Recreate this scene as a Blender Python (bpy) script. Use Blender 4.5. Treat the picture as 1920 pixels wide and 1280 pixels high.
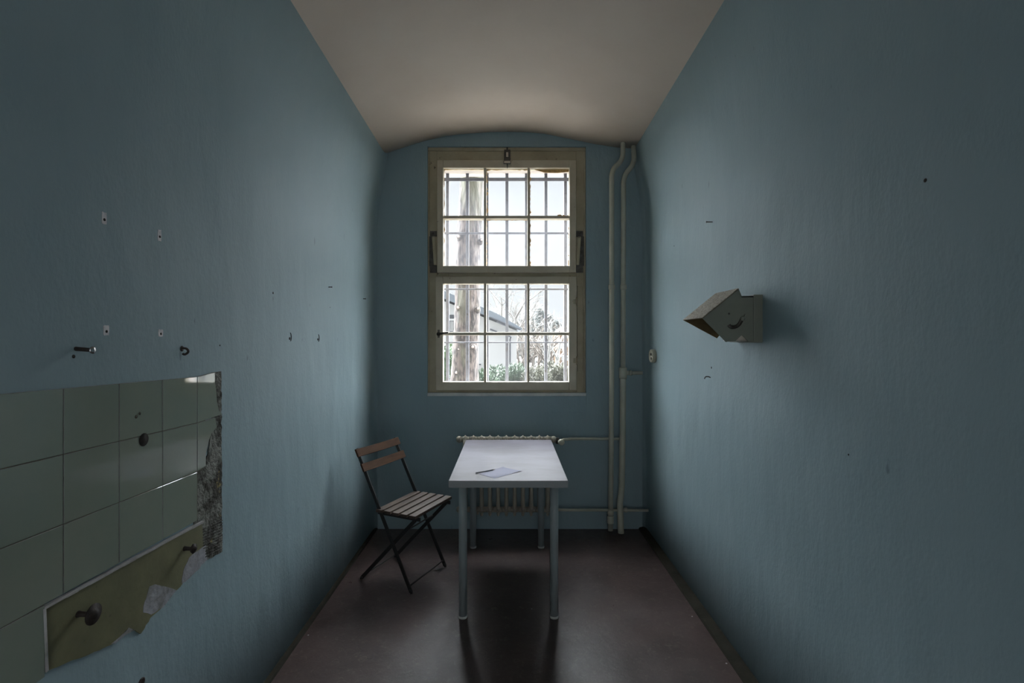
import bpy, bmesh, math, random
from mathutils import Vector, Matrix
C = bpy.context.scene
for o in list(bpy.data.objects): bpy.data.objects.remove(o)
random.seed(7)
PI = math.pi
# ------------------------------------------------------------------ camera, sky, exposure
F = 913.0                       # focal length in pixels of the 1920 wide frame
PX, PY = 955.0, 636.0           # principal point
H = 1.44                        # eye height
cd = bpy.data.cameras.new('camera'); cam = bpy.data.objects.new('camera', cd); C.collection.objects.link(cam)
cd.sensor_width = 36; cd.lens = F / 1920 * 36
cd.shift_x = (960 - PX) / 1920; cd.shift_y = -(640 - PY) / 1920
cd.clip_start = 0.02; cd.clip_end = 500
cam.location = (0, 0, H); cam.rotation_euler = (PI / 2, 0, 0)
C.camera = cam
w = bpy.data.worlds.new('overcast_sky'); C.world = w; w.use_nodes = True
bg = w.node_tree.nodes['Background']
# overcast sky: thin and pale low over the garden, much brighter high up and to both sides, dimmer behind the house
SKY_LOW, SKY_HIGH, SKY_SIDE, SKY_REAR = 0.90, 12.0, 40.0, 2.2
WN, WK = w.node_tree.nodes, w.node_tree.links
tcw = WN.new('ShaderNodeTexCoord'); spx = WN.new('ShaderNodeSeparateXYZ'); WK.new(tcw.outputs['Generated'], spx.inputs[0])
def wr(a0, a1, o0, o1):
    r = WN.new('ShaderNodeMapRange'); r.interpolation_type = 'SMOOTHSTEP'; r.inputs[1].default_value = a0; r.inputs[2].default_value = a1
    r.inputs[3].default_value = o0; r.inputs[4].default_value = o1; WK.new(spx.outputs['Y'], r.inputs[0]); return r.outputs[0]
mn = WN.new('ShaderNodeMath'); mn.operation = 'MINIMUM'
mo = WN.new('ShaderNodeMath'); mo.operation = 'ADD'
WK.new(wr(.95, .84, SKY_LOW, SKY_HIGH), mo.inputs[0]); WK.new(wr(.85, .45, 0, SKY_SIDE - SKY_HIGH), mo.inputs[1])
zr = WN.new('ShaderNodeMapRange'); zr.inputs[1].default_value = .42; zr.inputs[2].default_value = .8; zr.inputs[4].default_value = 46; WK.new(spx.outputs['Z'], zr.inputs[0])
mz = WN.new('ShaderNodeMath'); mz.operation = 'ADD'; WK.new(mo.outputs[0], mz.inputs[0]); WK.new(zr.outputs[0], mz.inputs[1])
WK.new(mz.outputs[0], mn.inputs[0]); WK.new(wr(-.05, .12, SKY_REAR, SKY_SIDE + 46), mn.inputs[1])
bg.inputs[0].default_value = (0.95, 0.975, 1.0, 1); WK.new(mn.outputs[0], bg.inputs[1])
C.view_settings.view_transform = 'Standard'; C.view_settings.look = 'None'
C.view_settings.exposure = 0.15; C.view_settings.gamma = 1; C.view_settings.use_curve_mapping = False
C.cycles.max_bounces = 12; C.cycles.diffuse_bounces = 8; C.cycles.transparent_max_bounces = 16
C.cycles.sample_clamp_indirect = 6

def at(px, py, y):              # point seen at a pixel, y metres ahead
    return Vector(((px - PX) * y / F, y, H - (py - PY) * y / F))
WL, WR = -1.022, 1.033          # side walls
def lw(px, py):
    y = -WL * F / (PX - px); return Vector((WL, y, H - (py - PY) * y / F))
def rw(px, py):
    y = WR * F / (px - PX); return Vector((WR, y, H - (py - PY) * y / F))

# ------------------------------------------------------------------ materials
def nt(m): return m.node_tree.nodes, m.node_tree.links
def mat(name, col, rough=.6, metal=0, col2=None, scale=8, detail=6, lo=.35, hi=.65, bump=0, bscale=60, bdist=.002,
        spec=.5, stretch=None, col3=None, scale3=3, lo3=.6, hi3=.7, sheen=0):
    m = bpy.data.materials.new(name); m.use_nodes = True
    N, L = nt(m); b = N['Principled BSDF']
    b.inputs['Base Color'].default_value = (*col, 1); b.inputs['Roughness'].default_value = rough
    b.inputs['Metallic'].default_value = metal; b.inputs['Specular IOR Level'].default_value = spec
    tc = N.new('ShaderNodeTexCoord'); src = tc.outputs['Object']
    if stretch:
        mp = N.new('ShaderNodeMapping'); mp.inputs['Scale'].default_value = stretch
        L.new(src, mp.inputs[0]); src = mp.outputs[0]
    def ramp(sc, a, bb, det):
        n = N.new('ShaderNodeTexNoise'); n.inputs['Scale'].default_value = sc; n.inputs['Detail'].default_value = det
        n.inputs['Roughness'].default_value = .62
        L.new(src, n.inputs['Vector'])
        r = N.new('ShaderNodeMapRange'); r.inputs[1].default_value = a; r.inputs[2].default_value = bb
        L.new(n.outputs['Fac'], r.inputs[0]); return r.outputs[0]
    out = None
    if col2:
        mx = N.new('ShaderNodeMix'); mx.data_type = 'RGBA'
        mx.inputs[6].default_value = (*col, 1); mx.inputs[7].default_value = (*col2, 1)
        L.new(ramp(scale, lo, hi, detail), mx.inputs[0]); out = mx.outputs[2]
    if col3:
        mx = N.new('ShaderNodeMix'); mx.data_type = 'RGBA'
        if out: L.new(out, mx.inputs[6])
        else: mx.inputs[6].default_value = (*col, 1)
        mx.inputs[7].default_value = (*col3, 1)
        L.new(ramp(scale3, lo3, hi3, 8), mx.inputs[0]); out = mx.outputs[2]
    if out: L.new(out, b.inputs['Base Color'])
    if bump:
        n = N.new('ShaderNodeTexNoise'); n.inputs['Scale'].default_value = bscale; n.inputs['Detail'].default_value = 5
        L.new(src, n.inputs['Vector'])
        bp = N.new('ShaderNodeBump'); bp.inputs['Strength'].default_value = bump; bp.inputs['Distance'].default_value = bdist
        L.new(n.outputs['Fac'], bp.inputs['Height']); L.new(bp.outputs[0], b.inputs['Normal'])
    return m

def wall_paint(name, col, col2):
    """old roller-applied wall paint: fine grain, long soft plaster waves, a few stains"""
    m = bpy.data.materials.new(name); m.use_nodes = True
    N, L = nt(m); b = N['Principled BSDF']
    b.inputs['Roughness'].default_value = .55; b.inputs['Specular IOR Level'].default_value = .14
    tc = N.new('ShaderNodeTexCoord')
    def noise(sc, det=5, st=(1, 1, 1)):
        mp = N.new('ShaderNodeMapping'); mp.inputs['Scale'].default_value = st; L.new(tc.outputs['Object'], mp.inputs[0])
        n = N.new('ShaderNodeTexNoise'); n.inputs['Scale'].default_value = sc; n.inputs['Detail'].default_value = det
        L.new(mp.outputs[0], n.inputs['Vector']); return n.outputs['Fac']
    def rng(s, a, c):
        r = N.new('ShaderNodeMapRange'); r.inputs[1].default_value = a; r.inputs[2].default_value = c; L.new(s, r.inputs[0]); return r.outputs[0]
    mx = N.new('ShaderNodeMix'); mx.data_type = 'RGBA'; mx.inputs[6].default_value = (*col, 1); mx.inputs[7].default_value = (*col2, 1)
    L.new(rng(noise(2.0, 6), .35, .7), mx.inputs[0])
    sc = N.new('ShaderNodeMix'); sc.data_type = 'RGBA'; sc.inputs[7].default_value = (*[c * .45 for c in col], 1)
    L.new(mx.outputs[2], sc.inputs[6])
    mk = N.new('ShaderNodeMath'); mk.operation = 'MULTIPLY'; mk.inputs[1].default_value = .55
    L.new(rng(noise(26, 3, (1, 1, .3)), .735, .77), mk.inputs[0]); L.new(mk.outputs[0], sc.inputs[0])
    L.new(sc.outputs[2], b.inputs['Base Color'])
    b1 = N.new('ShaderNodeBump'); b1.inputs['Strength'].default_value = .42; b1.inputs['Distance'].default_value = .0035
    L.new(noise(95, 4, (1, 1, .55)), b1.inputs['Height'])
    b2 = N.new('ShaderNodeBump'); b2.inputs['Strength'].default_value = .55; b2.inputs['Distance'].default_value = .03
    L.new(noise(4.5, 3, (1, 1, .4)), b2.inputs['Height']); L.new(b1.outputs[0], b2.inputs['Normal'])
    L.new(b2.outputs[0], b.inputs['Normal'])
    return m

M = {}
M['blue'] = wall_paint('blue_wall_paint', (.268, .360, .392), (.295, .385, .415))
M['ceil'] = mat('ceiling_paint', (.56, .475, .41), .8, col2=(.60, .52, .455), scale=1.5, bump=.25, bscale=50, col3=(.36, .33, .31), scale3=14, lo3=.73, hi3=.78)
M['frame'] = mat('aged_cream_paint', (.44, .38, .26), .45, col2=(.34, .29, .19), scale=5, bump=.3, bscale=30, col3=(.10, .075, .05), scale3=24, lo3=.66, hi3=.70)
M['sash'] = mat('cream_sash_paint', (.60, .535, .41), .42, col2=(.50, .44, .33), scale=6, bump=.3, bscale=30, col3=(.16, .12, .085), scale3=30, lo3=.68, hi3=.72)
M['putty'] = mat('old_orange_putty', (.75, .50, .22), .8, col2=(.45, .28, .12), scale=40, bump=.6, bscale=120)
M['sill'] = mat('sill_paint', (.62, .63, .60), .5, col2=(.48, .50, .49), scale=10, bump=.2)
M['reveal'] = mat('pale_outer_plaster', (.50, .45, .42), .9, col2=(.42, .38, .35), scale=6, bump=.3, bscale=80)
M['iron'] = mat('window_hardware_iron', (.13, .125, .11), .38, .6, col2=(.07, .06, .05), scale=25)
M['brass'] = mat('worn_bright_metal', (.55, .50, .42), .3, .9)
M['bars'] = mat('grey_bar_paint', (.10, .105, .13), .6, col2=(.07, .07, .085), scale=30, col3=(.05, .04, .035), scale3=20)
M['pipe'] = mat('cream_pipe_paint', (.50, .50, .41), .4, col2=(.43, .43, .35), scale=9, bump=.15, bscale=40)
M['rad'] = mat('radiator_enamel', (.42, .38, .31), .38, col2=(.33, .30, .24), scale=12, bump=.3, bscale=70, bdist=.003)
M['table'] = mat('white_tabletop', (.165, .155, .182), .32, col2=(.125, .117, .13), scale=3.2, lo=.4, hi=.62, spec=.34, stretch=(1, 2.2, 1), bump=.04, bscale=14)
M['table_edge'] = mat('white_table_edge', (.30, .325, .33), .45)
M['leg'] = mat('white_table_leg', (.30, .345, .35), .35)
M['foot'] = mat('leg_foot_plastic', (.55, .56, .52), .6)
M['paper'] = mat('pale_lilac_paper', (.15, .15, .23), .7)
M['pencil'] = mat('dark_pencil', (.035, .035, .05), .4)
M['wood'] = mat('weathered_slat_wood', (.10, .067, .051), .6, col2=(.055, .037, .028), scale=7, stretch=(9, 1, 9), bump=.3, bscale=60)
M['wood_back'] = mat('stained_backrest_wood', (.085, .041, .021), .8, spec=.2, col2=(.05, .026, .015), scale=7, stretch=(9, 1, 9), bump=.2, bscale=60)
M['chair_iron'] = mat('dark_chair_steel', (.028, .027, .027), .5, .3)
M['tile'] = mat('glazed_sage_tile', (.27, .30, .25), .045, col2=(.245, .285, .24), scale=5, spec=.85, bump=.05, bscale=9, bdist=.004)
M['grout'] = mat('dark_grout', (.13, .12, .095), .9, bump=.4)
M['tile_edge'] = mat('white_tile_edge', (.52, .50, .50), .8, col2=(.36, .34, .33), scale=30, bump=.5)
M['mortar'] = mat('bare_mortar', (.055, .053, .043), .95, col2=(.21, .215, .19), scale=14, lo=.44, hi=.58, bump=1, bscale=55, bdist=.02, col3=(.30, .24, .09), scale3=16, lo3=.66, hi3=.70)
M['olive'] = mat('old_olive_paint', (.185, .18, .098), .55, col2=(.14, .137, .078), scale=9, bump=.4, bscale=40, bdist=.004, col3=(.09, .085, .06), scale3=26, lo3=.68, hi3=.73)
M['plaster'] = mat('bare_white_plaster', (.33, .33, .36), .9, col2=(.20, .20, .19), scale=18, lo=.45, hi=.65, bump=.8, bscale=50, bdist=.006)
M['patch'] = mat('plug_filler', (.75, .73, .73), .85, col2=(.52, .52, .53), scale=60, bump=.5, bscale=150)
M['dark'] = mat('deep_hole', (.018, .015, .012), .9)
M['rust'] = mat('rusty_iron', (.055, .042, .036), .65, .3, col2=(.03, .025, .023), scale=60, bump=.4, bscale=200)
M['steel'] = mat('shiny_screw', (.5, .5, .5), .25, 1)
M['lamp'] = mat('grey_green_lamp_enamel', (.23, .245, .20), .5, col2=(.20, .215, .18), scale=9, bump=.1)
M['lamp_in'] = mat('yellowed_lamp_inside', (.17, .115, .045), .5, col2=(.11, .075, .03), scale=14)
M['crackle'] = bpy.data.materials.new('crackled_lamp_top')
M['socket'] = mat('ivory_socket', (.52, .50, .40), .35)
M['skirt'] = mat('olive_skirting', (.034, .032, .024), .85, spec=.15, col2=(.02, .019, .014), scale=10, bump=.3, col3=(.075, .068, .05), scale3=18, lo3=.66, hi3=.7)
M['lamp_lit'] = mat('lit_lamp_inside', (.75, .68, .60), .5)  # lit inside of the lamp body put into this pale colour
m = M['crackle']; m.use_nodes = True; N, L = nt(m); b = N['Principled BSDF']; b.inputs['Roughness'].default_value = .6
tc = N.new('ShaderNodeTexCoord'); v = N.new('ShaderNodeTexVoronoi'); v.feature = 'DISTANCE_TO_EDGE'; v.inputs['Scale'].default_value = 75
nz = N.new('ShaderNodeTexNoise'); nz.inputs['Scale'].default_value = 30
ad = N.new('ShaderNodeMix'); ad.data_type = 'VECTOR'; ad.inputs[0].default_value = .06
L.new(tc.outputs['Object'], ad.inputs[4]); L.new(nz.outputs['Color'], ad.inputs[5]); L.new(tc.outputs['Object'], nz.inputs['Vector']); L.new(ad.outputs[1], v.inputs['Vector'])
r = N.new('ShaderNodeMapRange'); r.inputs[1].default_value = .02; r.inputs[2].default_value = .09; L.new(v.outputs['Distance'], r.inputs[0])
mx = N.new('ShaderNodeMix'); mx.data_type = 'RGBA'; mx.inputs[6].default_value = (.13, .11, .08, 1); mx.inputs[7].default_value = (.40, .36, .29, 1)
L.new(r.outputs[0], mx.inputs[0]); L.new(mx.outputs[2], b.inputs['Base Color'])

# worn brown lino floor
m = M['floor'] = bpy.data.materials.new('worn_brown_lino'); m.use_nodes = True; N, L = nt(m); b = N['Principled BSDF']
tc = N.new('ShaderNodeTexCoord')
def _n(sc, det, rg=.6, st=(1, 1, 1), dist=0):
    mp = N.new('ShaderNodeMapping'); mp.inputs['Scale'].default_value = st; L.new(tc.outputs['Object'], mp.inputs[0])
    n = N.new('ShaderNodeTexNoise'); n.inputs['Scale'].default_value = sc; n.inputs['Detail'].default_value = det
    n.inputs['Roughness'].default_value = rg; n.inputs['Distortion'].default_value = dist; L.new(mp.outputs[0], n.inputs['Vector']); return n.outputs['Fac']
def _r(s, a, c, o0=0, o1=1):
    r = N.new('ShaderNodeMapRange'); r.inputs[1].default_value = a; r.inputs[2].default_value = c; r.inputs[3].default_value = o0; r.inputs[4].default_value = o1
    L.new(s, r.inputs[0]); return r.outputs[0]
def _mix(f, a, c):
    x = N.new('ShaderNodeMix'); x.data_type = 'RGBA'; L.new(f, x.inputs[0])
    for k, s in ((6, a), (7, c)):
        if isinstance(s, tuple): x.inputs[k].default_value = (*s, 1)
        else: L.new(s, x.inputs[k])
    return x.outputs[2]
c1 = _mix(_r(_n(2.2, 5), .35, .65), (.066, .044, .041), (.090, .062, .058))
c2 = _mix(_r(_n(4, 10, .78, dist=.5), .46, .70, 0, .65), c1, (.026, .020, .018))
c3 = _mix(_r(_n(30, 8, .8, dist=1.2), .54, .64, 0, .5), c2, (.17, .135, .115))
c4 = _mix(_r(_n(90, 3), .74, .77), c3, (.20, .19, .17))
L.new(c4, b.inputs['Base Color']); b.inputs['Specular IOR Level'].default_value = .5
L.new(_r(_n(5, 6, .7), .3, .7, .27, .48), b.inputs['Roughness'])
bp = N.new('ShaderNodeBump'); bp.inputs['Strength'].default_value = .35; bp.inputs['Distance'].default_value = .004
L.new(_n(28, 7, .7), bp.inputs['Height']); L.new(bp.outputs[0], b.inputs['Normal'])

def glass(name, dirt_haze, dcol):
    m = bpy.data.materials.new(name); m.use_nodes = True; N, L = nt(m)
    for n in list(N): N.remove(n)
    out = N.new('ShaderNodeOutputMaterial'); tr = N.new('ShaderNodeBsdfTransparent'); tr.inputs[0].default_value = (.95, .97, .98, 1)
    gl = N.new('ShaderNodeBsdfGlossy'); gl.inputs['Roughness'].default_value = .02
    fr = N.new('ShaderNodeFresnel'); fr.inputs[0].default_value = 1.45
    mf = N.new('ShaderNodeMath'); mf.operation = 'MULTIPLY'; mf.inputs[1].default_value = .5; L.new(fr.outputs[0], mf.inputs[0])
    m1 = N.new('ShaderNodeMixShader'); L.new(mf.outputs[0], m1.inputs[0]); L.new(tr.outputs[0], m1.inputs[1]); L.new(gl.outputs[0], m1.inputs[2])
    tl = N.new('ShaderNodeBsdfTranslucent'); tl.inputs[0].default_value = (*dcol, 1)
    tc = N.new('ShaderNodeTexCoord'); n = N.new('ShaderNodeTexNoise'); n.inputs['Scale'].default_value = 9; n.inputs['Detail'].default_value = 6
    L.new(tc.outputs['Object'], n.inputs['Vector'])
    r = N.new('ShaderNodeMapRange'); r.inputs[1].default_value = .3; r.inputs[2].default_value = .7
    r.inputs[3].default_value = dirt_haze * .8; r.inputs[4].default_value = dirt_haze * 1.2; L.new(n.outputs['Fac'], r.inputs[0])
    m2 = N.new('ShaderNodeMixShader'); L.new(r.outputs[0], m2.inputs[0]); L.new(m1.outputs[0], m2.inputs[1]); L.new(tl.outputs[0], m2.inputs[2])
    L.new(m2.outputs[0], out.inputs[0]); return m
M['glass_clear'] = glass('haze_veil_glass', .0045, (.9, .92, .95))  # lower panes: outdoor haze put into the glass as a faint white veil
M['glass_dirty'] = glass('milky_window_glass', .014, (.86, .90, 1.0))

# ------------------------------------------------------------------ mesh helpers
class MB:
    def __init__(s): s.bm = bmesh.new()
    def _poly(s, vs, fs, mi=0):
        V = [s.bm.verts.new(v) for v in vs]; out = []
        for f in fs:
            try: q = s.bm.faces.new([V[i] for i in f]); q.material_index = mi; out.append(q)
            except ValueError: pass
        return V, out
    def box(s, a, b, mi=0, bev=0, T=None):
        x0, y0, z0 = a; x1, y1, z1 = b
        vs = [Vector(p) for p in ((x0,y0,z0),(x1,y0,z0),(x1,y1,z0),(x0,y1,z0),(x0,y0,z1),(x1,y0,z1),(x1,y1,z1),(x0,y1,z1))]
        if T: vs = [T @ v for v in vs]
        V, fs = s._poly(vs, [(0,3,2,1),(4,5,6,7),(0,1,5,4),(1,2,6,5),(2,3,7,6),(3,0,4,7)], mi)
        if bev:
            es = list({e for f in fs for e in f.edges})
            r = bmesh.ops.bevel(s.bm, geom=es, offset=bev, segments=2, profile=.6, affect='EDGES')
            for f in r['faces']: f.material_index = mi
        return s
    def prism(s, pts, ext, mi=0):          # pts: ring of 3d points, ext: extrusion vector
        n = len(pts); ext = Vector(ext); vs = [Vector(p) for p in pts] + [Vector(p) + ext for p in pts]
        fs = [tuple(range(n)), tuple(range(2 * n - 1, n - 1, -1))] + [(i, i + n, (i + 1) % n + n, (i + 1) % n) for i in range(n)]
        s._poly(vs, fs, mi); return s
    def tube(s, pts, r, n=12, mi=0, cap=True, flat=None):
        pts = [Vector(p) for p in pts]; rs = r if isinstance(r, (list, tuple)) else [r] * len(pts)
        rings = []; up = None
        for i, p in enumerate(pts):
            t = (pts[min(i + 1, len(pts) - 1)] - pts[max(i - 1, 0)])
            t = t.normalized() if t.length > 1e-9 else Vector((0, 0, 1))
            if up is None:
                up = Vector((0, 0, 1)) if abs(t.z) < .9 else Vector((1, 0, 0))
                if flat: up = Vector(flat)
            a = t.cross(up)
            a = a.normalized() if a.length > 1e-6 else t.orthogonal().normalized()
            b = a.cross(t).normalized(); up = b
            rr = rs[i]; ra, rb = (rr if isinstance(rr, (list, tuple)) else (rr, rr))
            rings.append([s.bm.verts.new(p + a * ra * math.cos(2 * PI * k / n) + b * rb * math.sin(2 * PI * k / n)) for k in range(n)])
        for A, B in zip(rings, rings[1:]):
            for k in range(n):
                f = s.bm.faces.new((A[k], A[(k + 1) % n], B[(k + 1) % n], B[k])); f.material_index = mi; f.smooth = True
        if cap:
            for R in (rings[0][::-1], rings[-1]):
                f = s.bm.faces.new(R); f.material_index = mi
        return s
    def bar(s, p, q, wdt, th, side, mi=0, bev=0):   # flat bar: width along 'side'
        p, q = Vector(p), Vector(q); t = (q - p).normalized(); sd = Vector(side); sd = (sd - t * sd.dot(t)).normalized(); nn = t.cross(sd)
        Tm = Matrix((( *sd, 0), (*nn, 0), (*t, 0), (0, 0, 0, 1))).transposed(); Tm.translation = p
        return s.box((-wdt / 2, -th / 2, 0), (wdt / 2, th / 2, (q - p).length), mi, bev, Tm)
    def lathe(s, prof, c, axis='Z', n=24, mi=0):     # prof: (radius, height)
        ax = {'X': Vector((1,0,0)), 'Y': Vector((0,1,0)), 'Z': Vector((0,0,1))}[axis] if isinstance(axis, str) else Vector(axis).normalized()
        u = ax.orthogonal().normalized(); v = ax.cross(u); c = Vector(c)
        rings = [[s.bm.verts.new(c + ax * h + (u * math.cos(2 * PI * k / n) + v * math.sin(2 * PI * k / n)) * max(r, 1e-5)) for k in range(n)] for r, h in prof]
        for A, B in zip(rings, rings[1:]):
            for k in range(n):
                f = s.bm.faces.new((A[k], A[(k + 1) % n], B[(k + 1) % n], B[k])); f.material_index = mi; f.smooth = True
        for R in (rings[0], rings[-1]):
            f = s.bm.faces.new(R); f.material_index = mi
        return s
    def build(s, name, mats, parent=None, smooth=False):
        bmesh.ops.recalc_face_normals(s.bm, faces=s.bm.faces)
        me = bpy.data.meshes.new(name); s.bm.to_mesh(me); s.bm.free()
        for k in (mats if isinstance(mats, (list, tuple)) else [mats]): me.materials.append(M[k] if isinstance(k, str) else k)
        if smooth: me.polygons.foreach_set('use_smooth', [True] * len(me.polygons))
        o = bpy.data.objects.new(name, me); C.collection.objects.link(o)
        if parent:
            o.parent = parent
            if not parent.get('_local'): o.matrix_parent_inverse = parent_world(parent).inverted()
        return o
def parent_world(p):
    m = Matrix.LocRotScale(p.location, p.rotation_euler, p.scale)
    return (parent_world(p.parent) @ p.matrix_parent_inverse @ m) if p.parent else m
def tag(o, label=None, cat=None, group=None, kind=None):
    if label: o['label'] = label
    if cat: o['category'] = cat
    if group: o['group'] = group
    if kind: o['kind'] = kind
    return o
def empty(name, loc, label=None, cat=None, group=None, kind=None, rz=0):
    o = bpy.data.objects.new(name, None); C.collection.objects.link(o); o.location = loc; o.rotation_euler = (0, 0, rz)
    o.empty_display_size = .05
    return tag(o, label, cat, group, kind)

# ------------------------------------------------------------------ room shell
YB, YF = 3.70, -1.60            # wall with the window, wall behind the viewer
floor = MB().box((-1.25, YF - .2, -.15), (1.25, YB + .02, 0)).build('floor', 'floor'); tag(floor, kind='structure')
ARC = [(722, 288.5), (740, 282), (758, 276), (780, 269), (801, 263), (836, 255), (876, 250.5), (915, 248), (955, 247), (990, 248), (1020, 250.5), (1067, 260), (1115, 270), (1158, 276.5), (1190, 278.5)]
arc = [((px - PX) * YB / F, H - (py - PY) * YB / F) for px, py in ARC]
def rise(y): return .034 * (YB - y)
def side_wall(name, W, sgn, xt, zt):
    bm = bmesh.new(); ys = [YF - .1, 0, 1, 1.6, 2.2, 2.8, 3.2, 3.45, 3.6, 3.66, 3.685, 3.70, 3.72]
    zs = [-.1, .5, 1, 1.5, 2, 2.35] + [2.35 + .1 * k for k in range(1, 6)]
    def X(y, z, top):
        t = max(0, min(1, (z - 2.30) / (top - 2.30))); x = W + (xt - W) * (t * t * (3 - 2 * t) * .45 + .55 * t ** 1.5)
        c = max(0, y - 3.64) / .06; c = min(c, 1)
        return x - sgn * .022 * (1 - math.sqrt(max(0, 1 - c * c)))
    grid = []
    for y in ys:
        top = zt + rise(y); row = []
        col = [-.1, .5, 1, 1.5, 2, 2.3] + [2.3 + (top - 2.3) * k / 8 for k in range(1, 9)]
        for z in col: row.append((X(y, z, top), y, z))
        row.append((X(y, top, top), y, top + .04)); grid.append(row)
    V = [[bm.verts.new(p) for p in r] for r in grid]
    O = [[bm.verts.new((W + sgn * .2, p[1], p[2])) for p in r] for r in grid]
    for A in (V, O):
        for i in range(len(A) - 1):
            for j in range(len(A[0]) - 1):
                f = bm.faces.new((A[i][j], A[i + 1][j], A[i + 1][j + 1], A[i][j + 1])); f.smooth = A is V
    n, k = len(V), len(V[0])
    for i in range(n - 1):
        for j in (0, k - 1): bm.faces.new((V[i][j], V[i + 1][j], O[i + 1][j], O[i][j]))
    for j in range(k - 1):
        for i in (0, n - 1): bm.faces.new((V[i][j], V[i][j + 1], O[i][j + 1], O[i][j]))
    mb = MB(); mb.bm.free(); mb.bm = bm
    return tag(mb.build(name, 'blue'), kind='structure')
side_wall('wall_left', WL, -1, arc[0][0], arc[0][1])
side_wall('wall_right', WR, 1, arc[-1][0], arc[-1][1])
bm = bmesh.new(); ys = [YF - .1, 0, 1, 2, 3, YB + .01]; low, high = [], []
prof = [(arc[0][0] - .25, arc[0][1] - .075)] + arc + [(arc[-1][0] + .25, arc[-1][1] - .02)]
prof = [(arc[0][0] - .02, arc[0][1] - .006)] + arc + [(arc[-1][0] + .02, arc[-1][1])]
for y in ys:
    low.append([bm.verts.new((x, y, z + rise(y))) for x, z in prof]); high.append([bm.verts.new((x * 1.25, y, 3.5)) for x, z in prof])
for A in (low, high):
    for i in range(len(ys) - 1):
        for j in range(len(prof) - 1): bm.faces.new((A[i][j], A[i + 1][j], A[i + 1][j + 1], A[i][j + 1])).smooth = True
for i in range(len(ys) - 1):
    for j in (0, -1): bm.faces.new((low[i][j], low[i + 1][j], high[i + 1][j], high[i][j]))
for j in range(len(prof) - 1):
    for i in (0, -1): bm.faces.new((low[i][j], low[i][j + 1], high[i][j + 1], high[i][j]))
mb = MB(); mb.bm.free(); mb.bm = bm; tag(mb.build('ceiling', 'ceil'), kind='structure')
# window wall: inner leaf (blue) and outer leaf (pale plaster) with a smaller opening
OX0, OX1, OZ0, OZ1 = -.622, .583, 1.030, 2.905
EX0, EX1, EZ0, EZ1 = -.60, .552, .96, 2.776; YX = 4.0; YG = 3.93
mb = MB()
def ring(mb, x0, x1, z0, z1, ya, yb, mi):
    mb.box((-1.4, ya, -.6), (x0, yb, 3.6), mi); mb.box((x1, ya, -.6), (1.4, yb, 3.6), mi)
    mb.box((x0, ya, -.6), (x1, yb, z0), mi); mb.box((x0, ya, z1), (x1, yb, 3.6), mi)
ring(mb, OX0, OX1, OZ0, OZ1, YB, 3.795, 0)
ring(mb, EX0, EX1, EZ0, EZ1, 3.795, YX, 1)
mb.box((OX0 - .002, YB - .004, .885), (OX1 + .002, YB + .01, OZ0 - .005), 0, .002)
tag(mb.build('wall_back', ['blue', 'reveal']), kind='structure')
g = MB(); g.box((-1.25, YF - .2, 0), (-.47, YF, 3.5)); g.box((.47, YF - .2, 0), (1.25, YF, 3.5)); g.box((-.47, YF - .2, 2.05), (.47, YF, 3.5))
tag(g.build('wall_front', 'blue'), kind='structure')      # wall behind the viewer, its door standing open
# skirtings
sk = MB().prism([(WR - .052, YF, 0), (WR - .046, YF, .012), (WR - .012, YF, .02), (WR + .004, YF, .022), (WR + .004, YF, 0)], (0, YB - YF - .001, 0)).build('baseboard_right', 'skirt'); tag(sk, kind='structure')
sk = MB().prism([(WL + .022, YF, 0), (WL + .018, YF, .010), (WL - .004, YF, .016), (WL - .004, YF, 0)], (0, YB - YF - .001, 0)).build('baseboard_left', 'skirt'); tag(sk, kind='structure')

# ------------------------------------------------------------------ window
win = empty('window_1', (0, YB, 1.03), kind='structure')
YFm = 3.728
def wx(px, y=3.72): return (px - PX) * y / F
def wz(py, y=3.72): return H - (py - PY) * y / F
mb = MB(); x0, x1, z0, z1 = OX0, OX1, OZ0, OZ1
a0, a1 = wx(819.5), wx(1080.5); ztop, ztr0, ztr1, zbot = wz(300.5), wz(511.5), wz(518.5), wz(731.5)
mb.box((x0, YFm, z0), (a0, 3.795, z1), bev=.003); mb.box((a1, YFm, z0), (x1, 3.795, z1), bev=.003)
mb.box((a0, YFm, ztop), (a1, 3.795, z1), bev=.003); mb.box((a0, YFm + .004, z0), (a1, 3.795, zbot))
mb.box((a0, YFm + .006, ztr0), (a1, 3.795, ztr1))
mb.box((x0, YFm - .012, z1 - .026), (x1, YFm, z1), bev=.004)
mb.box((x0, YFm - .009, z0 + .002), (x0 + .012, YFm, z1 - .026), bev=.003); mb.box((x1 - .012, YFm - .009, z0 + .002), (x1, YFm, z1 - .026), bev=.003)
mb.build('window_frame', 'frame', win)
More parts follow.
